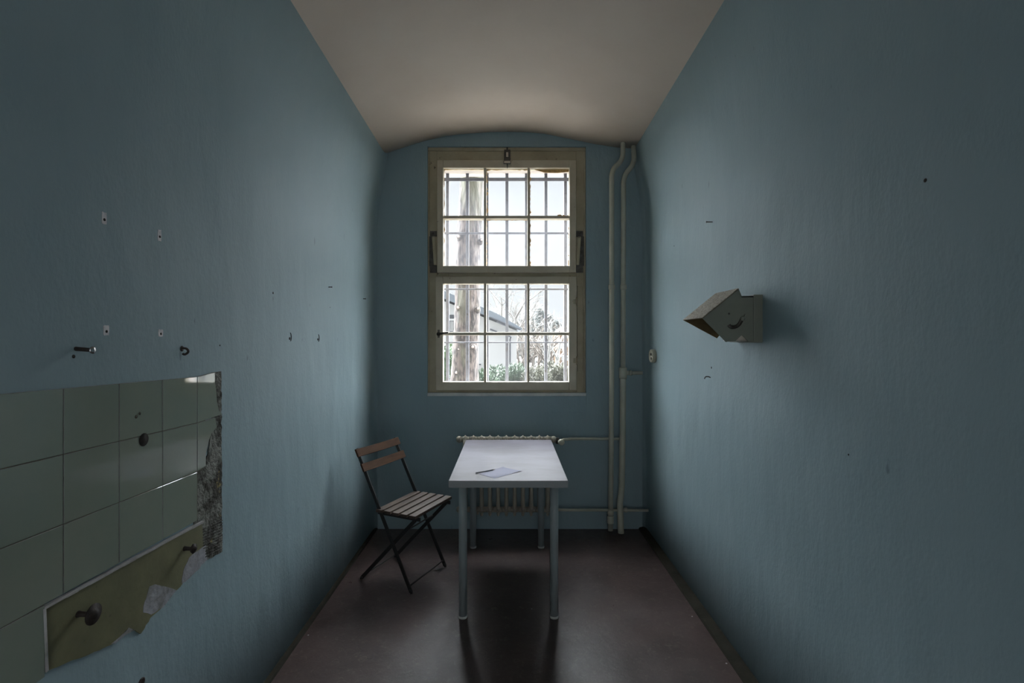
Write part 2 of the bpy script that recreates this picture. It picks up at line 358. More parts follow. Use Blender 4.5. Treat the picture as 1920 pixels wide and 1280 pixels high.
def sash(name, X0, X1, Z0, Z1, xs, zs, gl):
    """xs/zs: daylight openings (pixel pairs)"""
    o = MB(); yf, yb = 3.708, 3.775
    gx0, gx1 = wx(xs[0][0]), wx(xs[-1][1]); gz1, gz0 = wz(zs[0][0]), wz(zs[-1][1])
    o.box((X0, yf, Z0), (gx0, yb, Z1), bev=.004); o.box((gx1, yf, Z0), (X1, yb, Z1), bev=.004)
    o.box((gx0, yf, gz1), (gx1, yb, Z1), bev=.004); o.box((gx0, yf, Z0), (gx1, yb, gz0), bev=.004)
    so = o.build(name, 'sash', win)
    for a, b in zip(xs, xs[1:]):
        c, d = wx(a[1]), wx(b[0]); mm = MB()
        mm.prism([(c, 3.765, gz0), (c, 3.735, gz0), ((c + d) / 2 - .0085, 3.715, gz0), ((c + d) / 2 + .0085, 3.715, gz0), (d, 3.735, gz0), (d, 3.765, gz0)], (0, 0, gz1 - gz0))
        mm.build('glazing_bar', 'sash', so)
    for a, b in zip(zs, zs[1:]):
        c, d = wz(a[1]), wz(b[0]); mm = MB()
        mm.prism([(gx0, 3.763, c), (gx0, 3.737, c), (gx0, 3.716, (c + d) / 2 + .010), (gx0, 3.716, (c + d) / 2 - .010), (gx0, 3.737, d), (gx0, 3.763, d)], (gx1 - gx0, 0, 0))
        mm.build('glazing_bar', 'sash', so)
    for a in xs:
        for c in zs:
            MB().box((wx(a[0]) - .003, 3.748, wz(c[1]) - .003), (wx(a[1]) + .003, 3.752, wz(c[0]) + .003)).build('glass_pane', gl, so)
    return so
XS = [(831.5, 907), (912, 989), (993.5, 1067.5)]
up = sash('upper_sash', a0 + .002, a1 - .002, ztr0 + .002, ztop - .002, XS, [(315.5, 403.5), (410.5, 498.5)], 'glass_dirty')
lo = sash('lower_sash', wx(817.5), wx(1081), zbot + .002, ztr1 + .0, [(831, 907), (912, 988.5), (992.5, 1066.5)], [(532, 622.5), (628.5, 715.5)], 'glass_clear')
lo['label'] = 'lower sash with clear haze-veiled panes'; up['label'] = 'upper sash with milky dirty panes'
# crumbling putty along the panes of the upper sash
rnd = random.Random(3)
def crumbs(px0, py0, px1, py1, wmax, par, n=26):
    p, q = Vector((wx(px0), 3.7445, wz(py0))), Vector((wx(px1), 3.7445, wz(py1))); t = (q - p).normalized(); sd = Vector((0, 1, 0)).cross(t)
    base, edge = [], []
    for i in range(n + 1):
        c = p + (q - p) * (i / n); base.append(c); edge.append(c + sd * (wmax * (rnd.random() ** 2.2 + .12)))
    MB().prism(base + edge[::-1], (0, .004, 0)).build('putty', 'putty', par)
crumbs(831.5, 500, 831.5, 315, .008, up); crumbs(912, 498, 912, 411, .006, up); crumbs(912, 403, 912, 316, .012, up)
crumbs(993.5, 498, 993.5, 411, .010, up); crumbs(993.5, 403, 993.5, 316, .012, up); crumbs(1068, 316, 1068, 403, .006, up); crumbs(1068, 411, 1068, 498, .008, up)
crumbs(912, 315.5, 989, 315.5, .009, up, 16); crumbs(831, 315.5, 907, 315.5, .004, up, 16)
crumbs(1066, 403.5, 1046, 403.5, .014, up, 9); crumbs(907, 498.5, 832, 498.5, .003, up); crumbs(989, 411, 915, 411, -.005, up)
MB().prism([(wx(1000), 3.744, wz(315)), (wx(1067.5), 3.744, wz(315)), (wx(1067), 3.744, wz(320)), (wx(1045), 3.744, wz(322)), (wx(1022), 3.744, wz(321.5)), (wx(1010), 3.744, wz(318))], (0, .004, 0)).build('putty', 'putty', up)['label'] = 'thick orange putty in the top right pane'
# hardware
g = MB()
g.box((wx(945), 3.700, wz(303)), (wx(957), 3.730, wz(282)), bev=.003); g.tube([(wx(951), 3.716, wz(286)), (wx(951), 3.71, wz(279)), (wx(950.6), 3.735, wz(274))], .006)
g.tube([(wx(951), 3.708, wz(299)), (wx(951), 3.70, wz(310)), (wx(951.3), 3.704, wz(317))], [.006, .005, .002])
g.box((wx(944), 3.694, wz(308.5)), (wx(958), 3.712, wz(303.5)), bev=.002)
h = g.build('catch', 'iron', win); h['label'] = 'dark spring catch at the top of the window'
MB().box((wx(949), 3.694, wz(296)), (wx(953), 3.701, wz(287.5)), bev=.0015).build('bolt', 'brass', h)
MB().box((wx(945), 3.690, wz(307.8)), (wx(957), 3.6945, wz(304)), bev=.001).build('bolt', 'brass', h)
for sx, c in ((1, 1), (-1, -1)):
    X = (lambda p: wx(p)) if sx == 1 else (lambda p: wx(1899.5 - p))
    g = MB(); xa, xb = sorted((X(1080.5), X(1093)))
    g.box((xa, 3.716, wz(443)), (xb, 3.730, wz(433)), bev=.002)
    g.box((xa, 3.714, wz(511)), (xb, 3.730, wz(497)), bev=.002)
    xc, xd = sorted((X(1086), X(1095))); g.box((xc, 3.719, wz(498)), (xd, 3.731, wz(443)), bev=.002)
    g.tube([(X(1087.5), 3.712, wz(437)), (X(1087.5), 3.70, wz(437))], .006)
    h = g.build('casement_stay', 'iron', win)
    MB().bar((X(1086), 3.700, wz(444)), (X(1082.5), 3.696, wz(497)), .022, .006, (1, 0, 0), bev=.002).build('lever', 'frame', h)
    MB().lathe([(.001, 0), (.006, .001), (.006, .006), (.001, .009)], (X(1085.5), 3.70, wz(445)), (0, -1, 0), 12).build('rivet', 'brass', h)
g = MB(); g.lathe([(.016, 0), (.016, .008), (.011, .012), (.009, .03), (.001, .031)], (wx(823), 3.709, wz(626)), (0, -1, 0), 16)
g.box((wx(821), 3.703, wz(633)), (wx(825), 3.709, wz(618)), bev=.002)
h = g.build('handle', 'iron', lo); g = MB(); g.tube([(wx(823), 3.682, wz(626)), (wx(831), 3.678, wz(624.8)), (wx(842), 3.674, wz(623.3))], [.009, .009, .0095], 12); g.build('grip', 'iron', h)
for zc in (566, 676):
    g = MB(); g.tube([(wx(1081.3), 3.702, wz(zc + 7)), (wx(1081.3), 3.702, wz(zc - 8))], .008, 12)
    g.box((wx(1083), 3.722, wz(zc + 18)), (wx(1091), 3.730, wz(zc + 2)), bev=.002); g.box((wx(1074.5), 3.702, wz(zc + 4)), (wx(1080.5), 3.7095, wz(zc - 5)), bev=.002)
    g.build('hinge', 'frame', win)
MB().box((wx(1082.5), 3.716, wz(696)), (wx(1092.5), 3.7285, wz(536)), bev=.003).build('cover_strip', 'frame', win)
MB().box((OX0, 3.692, wz(742.5, 3.69)), (OX1, YFm + .01, wz(736.5, 3.69)), bev=.003).build('window_sill', 'sill', win)

# outside grille
gr = empty('window_grille', (-.02, YG, 1.0), 'dark grey iron security grille of crossing bars outside the window', 'window grille')
GX = [at(p, 0, YG).x for p in (839.3, 876.5, 913.5, 950.5, 987, 1023.5, 1060)]
for i, x in enumerate(GX):
    MB().box((x - .0123, YG - .01, EZ0 - .01), (x + .0123, YG + .01, EZ1 + .01), bev=.002).build('upright', 'bars', gr)
for py, hh in ((337.5, .013), (438, .008), (542.3, .007), (641.8, .006)):
    z = H - (py - PY) * YG / F; MB().box((GX[0] - .045, YG - .02, z - hh), (GX[-1] + .045, YG - .0105, z + hh), bev=.002).build('crossbar', 'bars', gr)

# ------------------------------------------------------------------ outdoors
GZ = -.6
M['grass'] = mat('winter_grass', (.022, .022, .015), .95, col2=(.028, .024, .018), scale=2, bump=.4, bscale=8)
M['bark'] = mat('pine_bark', (.075, .058, .050), .95, col2=(.018, .014, .012), scale=20, lo=.44, hi=.56, stretch=(1, 1, .28), bump=1, bscale=11, bdist=.05, col3=(.07, .068, .045), scale3=1.3, lo3=.5, hi3=.6)
M['stub'] = mat('sawn_branch_wood', (.24, .20, .18), .9)
M['white_wall'] = mat('white_house_render', (.50, .50, .505), .9, col2=(.47, .47, .475), scale=1, bump=.2)
M['roof'] = mat('pale_metal_roof', (.14, .165, .195), .5, col2=(.125, .15, .18), scale=2)
M['roof_dark'] = mat('grey_roof_edge', (.035, .04, .055), .6)
M['pane_dark'] = mat('dark_far_window', (.03, .035, .042), .2)
M['leaf_a'] = mat('evergreen_leaf', (.07, .105, .062), .5, col2=(.03, .055, .03), scale=6, sheen=0)
M['leaf_b'] = mat('dry_olive_leaf', (.10, .10, .07), .7, col2=(.05, .052, .037), scale=6)
M['leaf_c'] = mat('hedge_leaf', (.07, .12, .045), .5, col2=(.03, .065, .028), scale=6)
M['leaf_d'] = mat('hazed_conifer_needle', (.17, .18, .175), .9, col2=(.145, .155, .15), scale=2)  # distance haze put into this paler needle colour
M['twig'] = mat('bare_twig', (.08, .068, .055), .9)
M['twig_pale'] = mat('hazed_far_twig', (.13, .122, .112), .9)  # twig colour made paler to carry the garden haze
M['birch'] = mat('birch_bark', (.20, .20, .19), .8, col2=(.12, .115, .11), scale=5, stretch=(1, 1, 4), lo=.6, hi=.7)
M['brown'] = mat('brown_brushwood', (.10, .084, .068), .95, col2=(.075, .06, .05), scale=8)
M['orange'] = mat('orange_far_house', (.21, .125, .07), .9, col2=(.18, .11, .065), scale=1)
tag(MB().box((-60, YX, GZ - .2), (60, 120, GZ)).build('ground', 'grass'), kind='structure')
M['bounce_ground'] = mat('unseen_bounce_ground', (.18, .17, .155), .95, col2=(.13, .125, .115), scale=40, bump=.5, bscale=60)  # colour of the added bounce ground under the window
tag(MB().box((-14, YX + .001, GZ - .05), (14, 8.2, GZ + .01)).build('bounce_strip', 'bounce_ground'), kind='structure')  # unseen pale ground added to throw daylight up onto the ceiling
# pine trunk
def lump_trunk(name, pts, rads, mat_, seed=1, n=28, amp=.05):
    r_ = random.Random(seed); bm = bmesh.new(); rings = []; steps = 60
    for i in range(steps + 1):
        t = i / steps * (len(pts) - 1); k = min(int(t), len(pts) - 2); u = t - k
        c = Vector(pts[k]).lerp(Vector(pts[k + 1]), u); R = rads[k] * (1 - u) + rads[k + 1] * u
        rings.append([bm.verts.new(c + Vector((math.cos(a), math.sin(a), 0)) * R * (1 + amp * math.sin(a * 5 + i * .35) * math.sin(i * .6 + a) + r_.uniform(-1, 1) * amp * .5)) for a in [2 * PI * j / n for j in range(n)]])
    for A, B in zip(rings, rings[1:]):
        for j in range(n): bm.faces.new((A[j], A[(j + 1) % n], B[(j + 1) % n], B[j])).smooth = True
    bm.faces.new(rings[0]); bm.faces.new(rings[-1])
    mb = MB(); mb.bm.free(); mb.bm = bm; return mb
D = 9.0
pine = empty('pine_tree', at(868, 835, D), 'thick rough barked pine trunk standing close outside the left panes', 'tree')
P = [at(866, 845, D), at(871, 716, D), at(873, 650, D), at(876, 590, D), at(877, 540, D), at(879, 470, D), at(882, 400, D), at(886, 320, D), at(890, 200, D)]
lump_trunk('t', P, [.34, .262, .245, .232, .225, .232, .222, .210, .19], 'bark').build('trunk', 'bark', pine)
for px, py, rr in ((861, 578, .045), (895, 580, .04), (886, 651, .05), (858, 699, .05), (862, 655, .035), (862, 446, .045), (901, 452, .035)):
    c = at(px, py, D - .21 if 865 < px < 890 else D - .16); dx = (px - 876) * .012
    g = MB(); g.lathe([(rr * 1.7, -.06), (rr * 1.3, 0), (rr, .05), (rr * .9, .07), (.001, .072)], c, Vector((dx, -1, .15)), 14, 0)
    g.lathe([(rr * .8, .068), (.001, .076)], c, Vector((dx, -1, .15)), 14, 1); g.build('branch_stub', ['bark', 'stub'], pine)
# white house
HD = 20.0
hs = empty('white_house', at(900, 720, HD) * 1, 'white rendered house with pale sloping roof behind the pine trunk', 'house')
hs.location.z = GZ
def hp(px, py, y=HD): return at(px, py, y)
g = MB(); g.prism([(hp(700, 0).x, HD, GZ), (hp(969, 0).x, HD, GZ), hp(969, 620), hp(842, 568), hp(700, 510)], (0, 5, 0)); g.build('wall', 'white_wall', hs)
g = MB(); g.prism([hp(977, 619), hp(842, 564), hp(700, 504), hp(700, 490), hp(842, 550), hp(935, 590), hp(979, 616)], (0, 6, 0)); 
for v in g.bm.verts: v.co.y -= .5
g.build('roof', 'roof', hs)
def strip(px0, py0, px1, py1, wdt, mt, y, name, th=.08):
    MB().bar(hp(px0, py0, y), hp(px1, py1, y), wdt, th, (0, 0, 1)).build(name, mt, hs)
strip(919, 594.5, 976, 618.5, .045, 'roof_dark', HD - .55, 'gutter'); strip(931, 603, 950, 611, .05, 'roof_dark', HD - .56, 'gutter'); strip(919, 617, 932, 622, .06, 'roof_dark', HD - .1, 'gutter')
g = MB(); g.tube([hp(951, 629, HD - .5), hp(958, 631, HD - .4), hp(956.5, 636, HD - .1), hp(956.3, 760, HD - .1)], .03, 8); g.build('downpipe', 'roof_dark', hs)
g = MB().box((hp(843, 0).x, HD - .05, hp(0, 622).z), (hp(855, 0).x, HD + .05, hp(0, 590).z)).build('window', 'pane_dark', hs)
for k in range(5):
    x = hp(845.5 + 2.1 * k, 0).x; MB().box((x - .012, HD - .1, hp(0, 621).z), (x + .012, HD - .06, hp(0, 602).z)).build('bar', 'white_wall', g)
MB().box((hp(843, 0).x, HD - .14, hp(0, 601).z), (hp(856, 0).x, HD - .05, hp(0, 597.5).z)).build('lintel', 'white_wall', hs)
MB().box((hp(896, 0).x, HD - .2, hp(0, 683.5).z), (hp(902, 0).x, HD - .01, hp(0, 682).z)).build('ledge', 'roof_dark', hs)
# leafy shrubs
def leaves(mb, c, rx, ry, rz, n, ls, seed, up=.4):
    r_ = random.Random(seed); bm = mb.bm
    for _ in range(n):
        a, u = r_.uniform(0, 2 * PI), r_.uniform(-.35, 1); q = math.sqrt(max(0, 1 - u * u)); rad = r_.uniform(.62, 1.04)
        p = Vector((c[0] + rx * q * math.cos(a) * rad, c[1] + ry * q * math.sin(a) * rad, c[2] + rz * u * rad))
        d = Vector((q * math.cos(a), q * math.sin(a), u + up)) + Vector((r_.uniform(-.9, .9), r_.uniform(-.9, .9), r_.uniform(-.7, .9)))
        d.normalize(); s = d.orthogonal().normalized(); s.rotate(Matrix.Rotation(r_.uniform(0, 6.28), 3, d)); l = ls * r_.uniform(.6, 1.3); nn = d.cross(s) * l * .08
        V = [bm.verts.new(v) for v in (p, p + d * l * .45 + s * l * .22 + nn, p + d * l, p + d * l * .45 - s * l * .22 + nn)]
        bm.faces.new(V)
    return mb
def shrub(px, pytop, y, rx, mt, n, ls, label, seed, group=None, stems=7):
    top = at(px, pytop, y); rz = (top.z - GZ) * .62; c = (top.x, y, top.z - rz)
    root = empty('shrub', (top.x, y, GZ), label, 'shrub', group)
    mb = MB(); leaves(mb, c, rx, rx * .8, rz, n, ls, seed); r_ = random.Random(seed)
    for _ in range(8):
        leaves(mb, (c[0] + r_.uniform(-.7, .7) * rx, c[1] + r_.uniform(-.6, .2) * rx, c[2] + r_.uniform(-.3, .55) * rz), rx * .45, rx * .4, rz * .5, n // 10, ls, seed + _)
    mb.build('foliage', mt, root); g = MB()
    for k in range(stems):
        a = 2 * PI * k / stems; e = Vector((c[0] + math.cos(a) * rx * .7, y + math.sin(a) * rx * .6, c[2] + rz * r_.uniform(.1, .8)))
        g.tube([(top.x + math.cos(a) * .06, y + math.sin(a) * .06, GZ), Vector((top.x, y, GZ)).lerp(e, .5) + Vector((0, 0, .15)), e], [.022, .015, .005], 6)
    g.build('stems', 'twig', root)
shrub(846, 646, 10.5, .42, 'leaf_c', 2200, .09, 'tall dark green shrub left of the pine trunk', 11)
shrub(906, 694, 12.5, .42, 'leaf_a', 1500, .10, 'small green shrub just right of the pine trunk', 12)
shrub(932, 688, 13, .42, 'leaf_a', 1800, .10, 'green evergreen shrub below the white house wall', 13)
shrub(969, 684, 12.6, .42, 'leaf_a', 2000, .10, 'rounded bright green shrub in front of the corner downpipe', 14)
shrub(1003, 688, 12.2, .45, 'leaf_b', 1700, .09, 'dull olive shrub behind the third pane column, left one', 15)
shrub(1030, 681, 12.8, .40, 'leaf_b', 1700, .09, 'dull olive twiggy shrub in the middle of the lower right pane', 16)
shrub(1058, 684, 12.4, .42, 'leaf_b', 1700, .09, 'dull olive twiggy shrub at the right edge of the lower right pane', 17)
# bare trees
def bare_tree(name, base, top, r0, mt, seed, label, depth=5, spread=.55, group=None, nb=3):
    r_ = random.Random(seed); root = empty(name, base, label, 'tree', group); tr, br = MB(), MB()
    def grow(p, d, l, r, lev, mb):
        pts, rs = [p.copy()], [r]; q = p.copy(); dd = d.copy()
        for i in range(4):
            dd = (dd + Vector((r_.uniform(-1, 1), r_.uniform(-1, 1), r_.uniform(-.2, .6))) * .13).normalized(); q = q + dd * l / 4; pts.append(q.copy()); rs.append(r * (1 - .13 * (i + 1)))
        mb.tube(pts, rs, 6 if lev < 2 else 4, cap=False)
        if lev >= depth: return
        for k in range(nb if lev else nb + 2):
            t = r_.uniform(.35, 1) if lev else .35 + .65 * (k + 1) / (nb + 2); s = pts[min(4, int(t * 4))]
            a = r_.uniform(0, 2 * PI); nd = (dd + (dd.orthogonal().normalized() * math.cos(a) + dd.cross(dd.orthogonal()).normalized() * math.sin(a)) * r_.uniform(.6, 1.2) * spread / .55 + Vector((0, 0, .15))).normalized()
            grow(s, nd, l * r_.uniform(.5, .72), r * .5, lev + 1, br)
    v = Vector(top) - Vector(base); grow(Vector(base), v.normalized(), v.length * .62, r0, 0, tr)
    tr.build('trunk', mt, root); br.build('branches', mt, root)
def B(px, y): v = at(px, PY, y); return (v.x, y, GZ)
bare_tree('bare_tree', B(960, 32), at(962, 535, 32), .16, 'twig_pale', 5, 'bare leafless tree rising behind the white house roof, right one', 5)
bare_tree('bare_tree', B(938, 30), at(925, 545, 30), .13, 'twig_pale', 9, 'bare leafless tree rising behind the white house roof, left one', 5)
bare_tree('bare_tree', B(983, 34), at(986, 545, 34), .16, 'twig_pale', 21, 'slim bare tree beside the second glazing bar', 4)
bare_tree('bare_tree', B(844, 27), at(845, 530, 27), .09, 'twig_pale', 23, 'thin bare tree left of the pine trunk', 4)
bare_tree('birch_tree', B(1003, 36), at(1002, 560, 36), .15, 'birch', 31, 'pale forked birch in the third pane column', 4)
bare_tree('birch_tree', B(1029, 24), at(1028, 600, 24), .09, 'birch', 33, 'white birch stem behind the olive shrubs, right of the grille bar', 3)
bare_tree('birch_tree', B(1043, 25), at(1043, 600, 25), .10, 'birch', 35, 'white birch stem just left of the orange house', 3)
for k, (px, y, tp) in enumerate(((974, 27, 600), (982, 29, 590), (996, 28, 606), (1010, 30, 598), (1018, 27, 612), (1036, 29, 606))):
    bare_tree('bare_tree', B(px, y), at(px + (k % 3 - 1) * 3, tp, y), .10, 'brown', 50 + k, 'brown leafless sapling in the thicket right of the white house', 4, .8, 'saplings in the brown thicket')
# far conifers
def conifer(px, y, top, rad, seed, label):
    t = at(px, top, y); root = empty('conifer', (t.x, y, GZ), label, 'tree'); mb = MB(); r_ = random.Random(seed); Hh = t.z - GZ
    for k in range(16):
        u = k / 16; z = GZ + .6 + (Hh - .6) * u; R = rad * (1 - u) + .12
        leaves(mb, (t.x, y, z), R, R, Hh * .07, 330, .26 * (1 - .4 * u), seed + k, -.2)
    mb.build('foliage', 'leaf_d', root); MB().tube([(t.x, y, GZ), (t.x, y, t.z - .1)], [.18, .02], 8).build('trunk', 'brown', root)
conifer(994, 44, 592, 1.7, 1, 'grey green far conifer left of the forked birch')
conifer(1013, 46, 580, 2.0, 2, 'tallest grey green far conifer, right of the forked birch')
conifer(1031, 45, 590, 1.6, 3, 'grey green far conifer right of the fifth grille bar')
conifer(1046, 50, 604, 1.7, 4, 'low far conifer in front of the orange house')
# orange house
oh = empty('orange_house', (at(1075, 636, 38).x, 38, GZ), 'orange rendered house at the far right beyond the shrubs', 'house')
a, b_ = at(1050, 0, 38).x, at(1110, 0, 38).x
MB().box((a, 38, GZ), (b_, 44, at(0, 622, 38).z)).build('wall', 'orange', oh)
MB().prism([(a - .4, 37.6, at(0, 623, 38).z), (b_ + .4, 37.6, at(0, 623, 38).z), (b_, 40.8, at(0, 613, 38).z), (a + .4, 40.8, at(0, 613, 38).z)], (0, .3, .1)).build('roof', 'roof', oh)
for px in (1053, 1061):
    for py in (640, 666): MB().box((at(px, 0, 38).x, 37.93, at(0, py + 10, 38).z), (at(px + 4, 0, 38).x, 38.0, at(0, py, 38).z)).build('window', 'white_wall', oh)

# ------------------------------------------------------------------ heating pipes
def smooth(pts, n=4):
    P = [Vector(p) for p in pts]; out = []
    for i in range(len(P) - 1):
        p0, p1, p2, p3 = P[max(i - 1, 0)], P[i], P[i + 1], P[min(i + 2, len(P) - 1)]
        for k in range(n):
            t = k / n; out.append(.5 * ((2 * p1) + (p2 - p0) * t + (2 * p0 - 5 * p1 + 4 * p2 - p3) * t * t + (3 * p1 - p0 - 3 * p2 + p3) * t ** 3))
    return out + [P[-1]]
YP = 3.62
def pp(px, py, y=YP): return at(px, py, y)
pA = empty('heating_pipe', (pp(1147, 0).x, YP, 0), 'cream painted riser pipe nearer the window, bent at the top', 'pipe', 'riser pipes in the right corner')
xa = pp(1147, 0).x; xb = pp(1169, 0).x
MB().tube(smooth([pp(1168, 262), pp(1168, 277), pp(1167.5, 292), pp(1163, 303), pp(1152, 315), pp(1147.3, 328), pp(1147, 345), pp(1147, 400), pp(1147, 539)]) + [pp(1147, 700), pp(1146, 850), (pp(1144.5, 0).x, YP, .02)], .0185, 16).build('pipe', 'pipe', pA)
def collar(par, px, py, r=.024, hgt=.03, name='coupling'):
    c = pp(px, py); MB().lathe([(r * .8, -hgt / 2 - .004), (r, -hgt / 2), (r, hgt / 2), (r * .8, hgt / 2 + .004)], c, 'Z', 18).build(name, 'pipe', par)
collar(pA, 1147, 538); collar(pA, 1144.6, 974, .024, .05); collar(pA, 1144.8, 960, .024, .03)
zf = .172
MB().tube([(xa - .008, YP, zf), (.42, YP, zf), (.30, YP, zf + .004)], .0105, 12).build('branch_pipe', 'pipe', pA)
MB().tube([(xa - .008, YP, zf), (WR, YP, zf - .003)], .0105, 12).build('branch_pipe', 'pipe', pA)
MB().lathe([(.016, -.012), (.018, -.01), (.018, .01), (.016, .012)], (pp(1173, 0).x, YP, zf), 'X', 14).build('coupling', 'pipe', pA)
pB = empty('heating_pipe', (xb, YP, 0), 'cream painted riser pipe nearer the corner, with a tee and stub', 'pipe', 'riser pipes in the right corner')
MB().tube(smooth([pp(1188, 265, 3.66), pp(1188, 280, 3.66), pp(1188.5, 300, 3.65), pp(1184, 312), pp(1174, 325), pp(1169.3, 340), pp(1169, 360), pp(1169, 420), pp(1168.5, 539)]) + [pp(1168, 697)], .0185, 16).build('pipe', 'pipe', pB)
MB().tube(smooth([pp(1168, 697), pp(1167.5, 800), pp(1166, 900), pp(1164.5, 925), pp(1162.5, 945, 3.60), pp(1163.5, 968, 3.59), (pp(1164, 0, 3.59).x, 3.585, .015)]), .0225, 16).build('pipe', 'pipe', pB)
collar(pB, 1169, 538); collar(pB, 1168, 699, .029, .075, 'tee')
g = MB(); zt = pp(0, 699).z; x0 = xb + .015
g.tube([(x0, YP, zt), (x0 + .03, YP, zt)], .017, 14); g.tube([(x0 + .03, YP, zt), (x0 + .045, YP, zt)], .020, 8); g.tube([(x0 + .045, YP, zt), (x0 + .125, YP, zt)], .0135, 14)
g.build('stub', 'pipe', pB)
g = MB(); zu = pp(0, 823).z; g.tube([(xb, YP + .012, zu), (.46, YP + .012, zu), (.40, YP, zu - .004), (.385, YP - .03, zu - .012)], .0105, 12); g.build('branch_pipe', 'pipe', pB)

# ------------------------------------------------------------------ radiator
YR = 3.565; ZT, ZBt = .708, .196
rad = empty('radiator', (-.02, YR, .16), 'cream cast iron column radiator on the wall behind the table', 'radiator')
RX = [(872.3 + 15.45 * i - PX) * YR / F for i in range(11)]; ps = RX[1] - RX[0]
def section_mb():
    m_ = MB(); hw = ps / 2
    for z in (ZT, ZBt):     # hub barrel with a raised rib in the middle
        m_.lathe([(.0200, -hw + .0005), (.0205, -hw * .55), (.0245, -.007), (.0305, -.003), (.0305, .003), (.0245, .007), (.0205, hw * .55), (.0200, hw - .0005)], (0, YR, z), 'X', 18)
    for dy in (-.036, .036):
        pts = [(0, YR + dy * .35, ZT), (0, YR + dy * .9, ZT - .03), (0, YR + dy, ZT - .07), (0, YR + dy, ZBt + .07), (0, YR + dy * .9, ZBt + .03), (0, YR + dy * .35, ZBt)]
        m_.tube(pts, [(.013, .016), (.0155, .017), (.0135, .015), (.0135, .015), (.0155, .017), (.013, .016)], 12, flat=(0, 1, 0))
    m_.lathe([(.004, 0), (.010, .006), (.012, .02), (.010, .03)], (0, YR, ZBt - .05), 'Z', 10)
    return m_
proto = section_mb().build('section', 'rad')
for i, x in enumerate(RX):
    o = proto if i == 0 else proto.copy()
    if i: C.collection.objects.link(o)
    o.parent = rad; o.location = Vector((x, 0, 0)) - rad.location
for sx, x in ((-1, RX[0]), (1, RX[-1])):
    for z in (ZT, ZBt):
        MB().lathe([(.021, 0), (.023, .008), (.025, .012), (.024, .024), (.018, .030), (.015, .036), (.001, .037)], (x + sx * (ps / 2 - .002), YR, z), (sx, 0, 0), 16).build('end_cap', 'rad', rad)
g = MB().tube([(RX[-1] + .06, YR, ZT - .006), (.36, YR - .005, ZT - .008)], .012, 12); g.tube([(.352, YR - .005, ZT - .03), (.352, YR - .005, ZT + .012)], .013, 12)
g.build('valve', 'iron', rad)
MB().lathe([(.012, 0), (.021, .004), (.0225, .012), (.0215, .034), (.017, .038), (.001, .040)], (.374, YR - .02, .695), Vector((.12, -1, .06)), 20).build('valve_knob', 'socket', rad)
for x in (RX[1] + ps / 2, RX[9] + ps / 2):
    MB().box((x - .008, YR + .02, ZBt - .045), (x + .008, YB + .01, ZBt - .022)).build('bracket', 'rad', rad)

# ------------------------------------------------------------------ table
TZ = .730; tx0, tx1, ty0, ty1 = -.3055, .2955, 2.446, 3.446
tb = empty('table', ((tx0 + tx1) / 2, (ty0 + ty1) / 2, 0), 'plain white rectangular table with four round legs under the window', 'table')
g = MB(); g.box((tx0, ty0, TZ - .0355), (tx1, ty1, TZ - .0015), 1, .0015); g.box((tx0 + .0006, ty0 + .0006, TZ - .003), (tx1 - .0006, ty1 - .0006, TZ), 0, .0008)
g.build('tabletop', ['table', 'table_edge'], tb)
for x, y in ((-.240, 2.520), (.232, 2.520), (-.250, 3.365), (.219, 3.365)):
    g = MB().tube([(x, y, .012), (x, y, .5), (x, y, TZ - .044)], .0215, 24); g.lathe([(.045, 0), (.045, .006), (.022, .010)], (x, y, TZ - .0455), 'Z', 24)
    l = g.build('leg', 'leg', tb); MB().lathe([(.014, 0), (.0215, .002), (.023, .006), (.023, .014), (.020, .016)], (x, y, 0), 'Z', 24).build('foot', 'foot', l)
def tp(px, py, z=TZ):
    y = (H - z) * F / (py - PY); return Vector(((px - PX) * y / F, y, z))
pts = [tp(897, 888), tp(927, 897), tp(978, 883), tp(943, 876)]
bm_ = MB(); n = 8; G = []
for i in range(n + 1):
    row = []
    for j in range(n + 1):
        u, v_ = i / n, j / n; p = pts[0] * (1 - u) * (1 - v_) + pts[1] * u * (1 - v_) + pts[2] * u * v_ + pts[3] * (1 - u) * v_
        p.z = TZ + .0006 + .003 * (abs(u - .5) * 2) ** 3 * (v_ > .5) * (v_ - .5) * 2; row.append(p)
    G.append(row)
for off in (0, .0003):
    Vv = [[bm_.bm.verts.new(p + Vector((0, 0, off))) for p in r] for r in G]
    for i in range(n):
        for j in range(n): bm_.bm.faces.new((Vv[i][j], Vv[i + 1][j], Vv[i + 1][j + 1], Vv[i][j + 1])).smooth = True
tag(bm_.build('paper_sheet', 'paper'), 'small pale lilac sheet of paper lying on the white table', 'paper')
p, q = tp(892, 886.5, TZ + .0042), tp(929, 879.5, TZ + .0048)
pc = empty('pencil', p, 'dark pencil lying beside the lilac paper on the table', 'pencil'); d = (q - p).normalized()
MB().tube([p, p + d * .105], .0029, 6).build('barrel', 'pencil', pc); MB().tube([p + d * .105, q], [.0029, .0006], 6).build('tip', 'wood', pc)

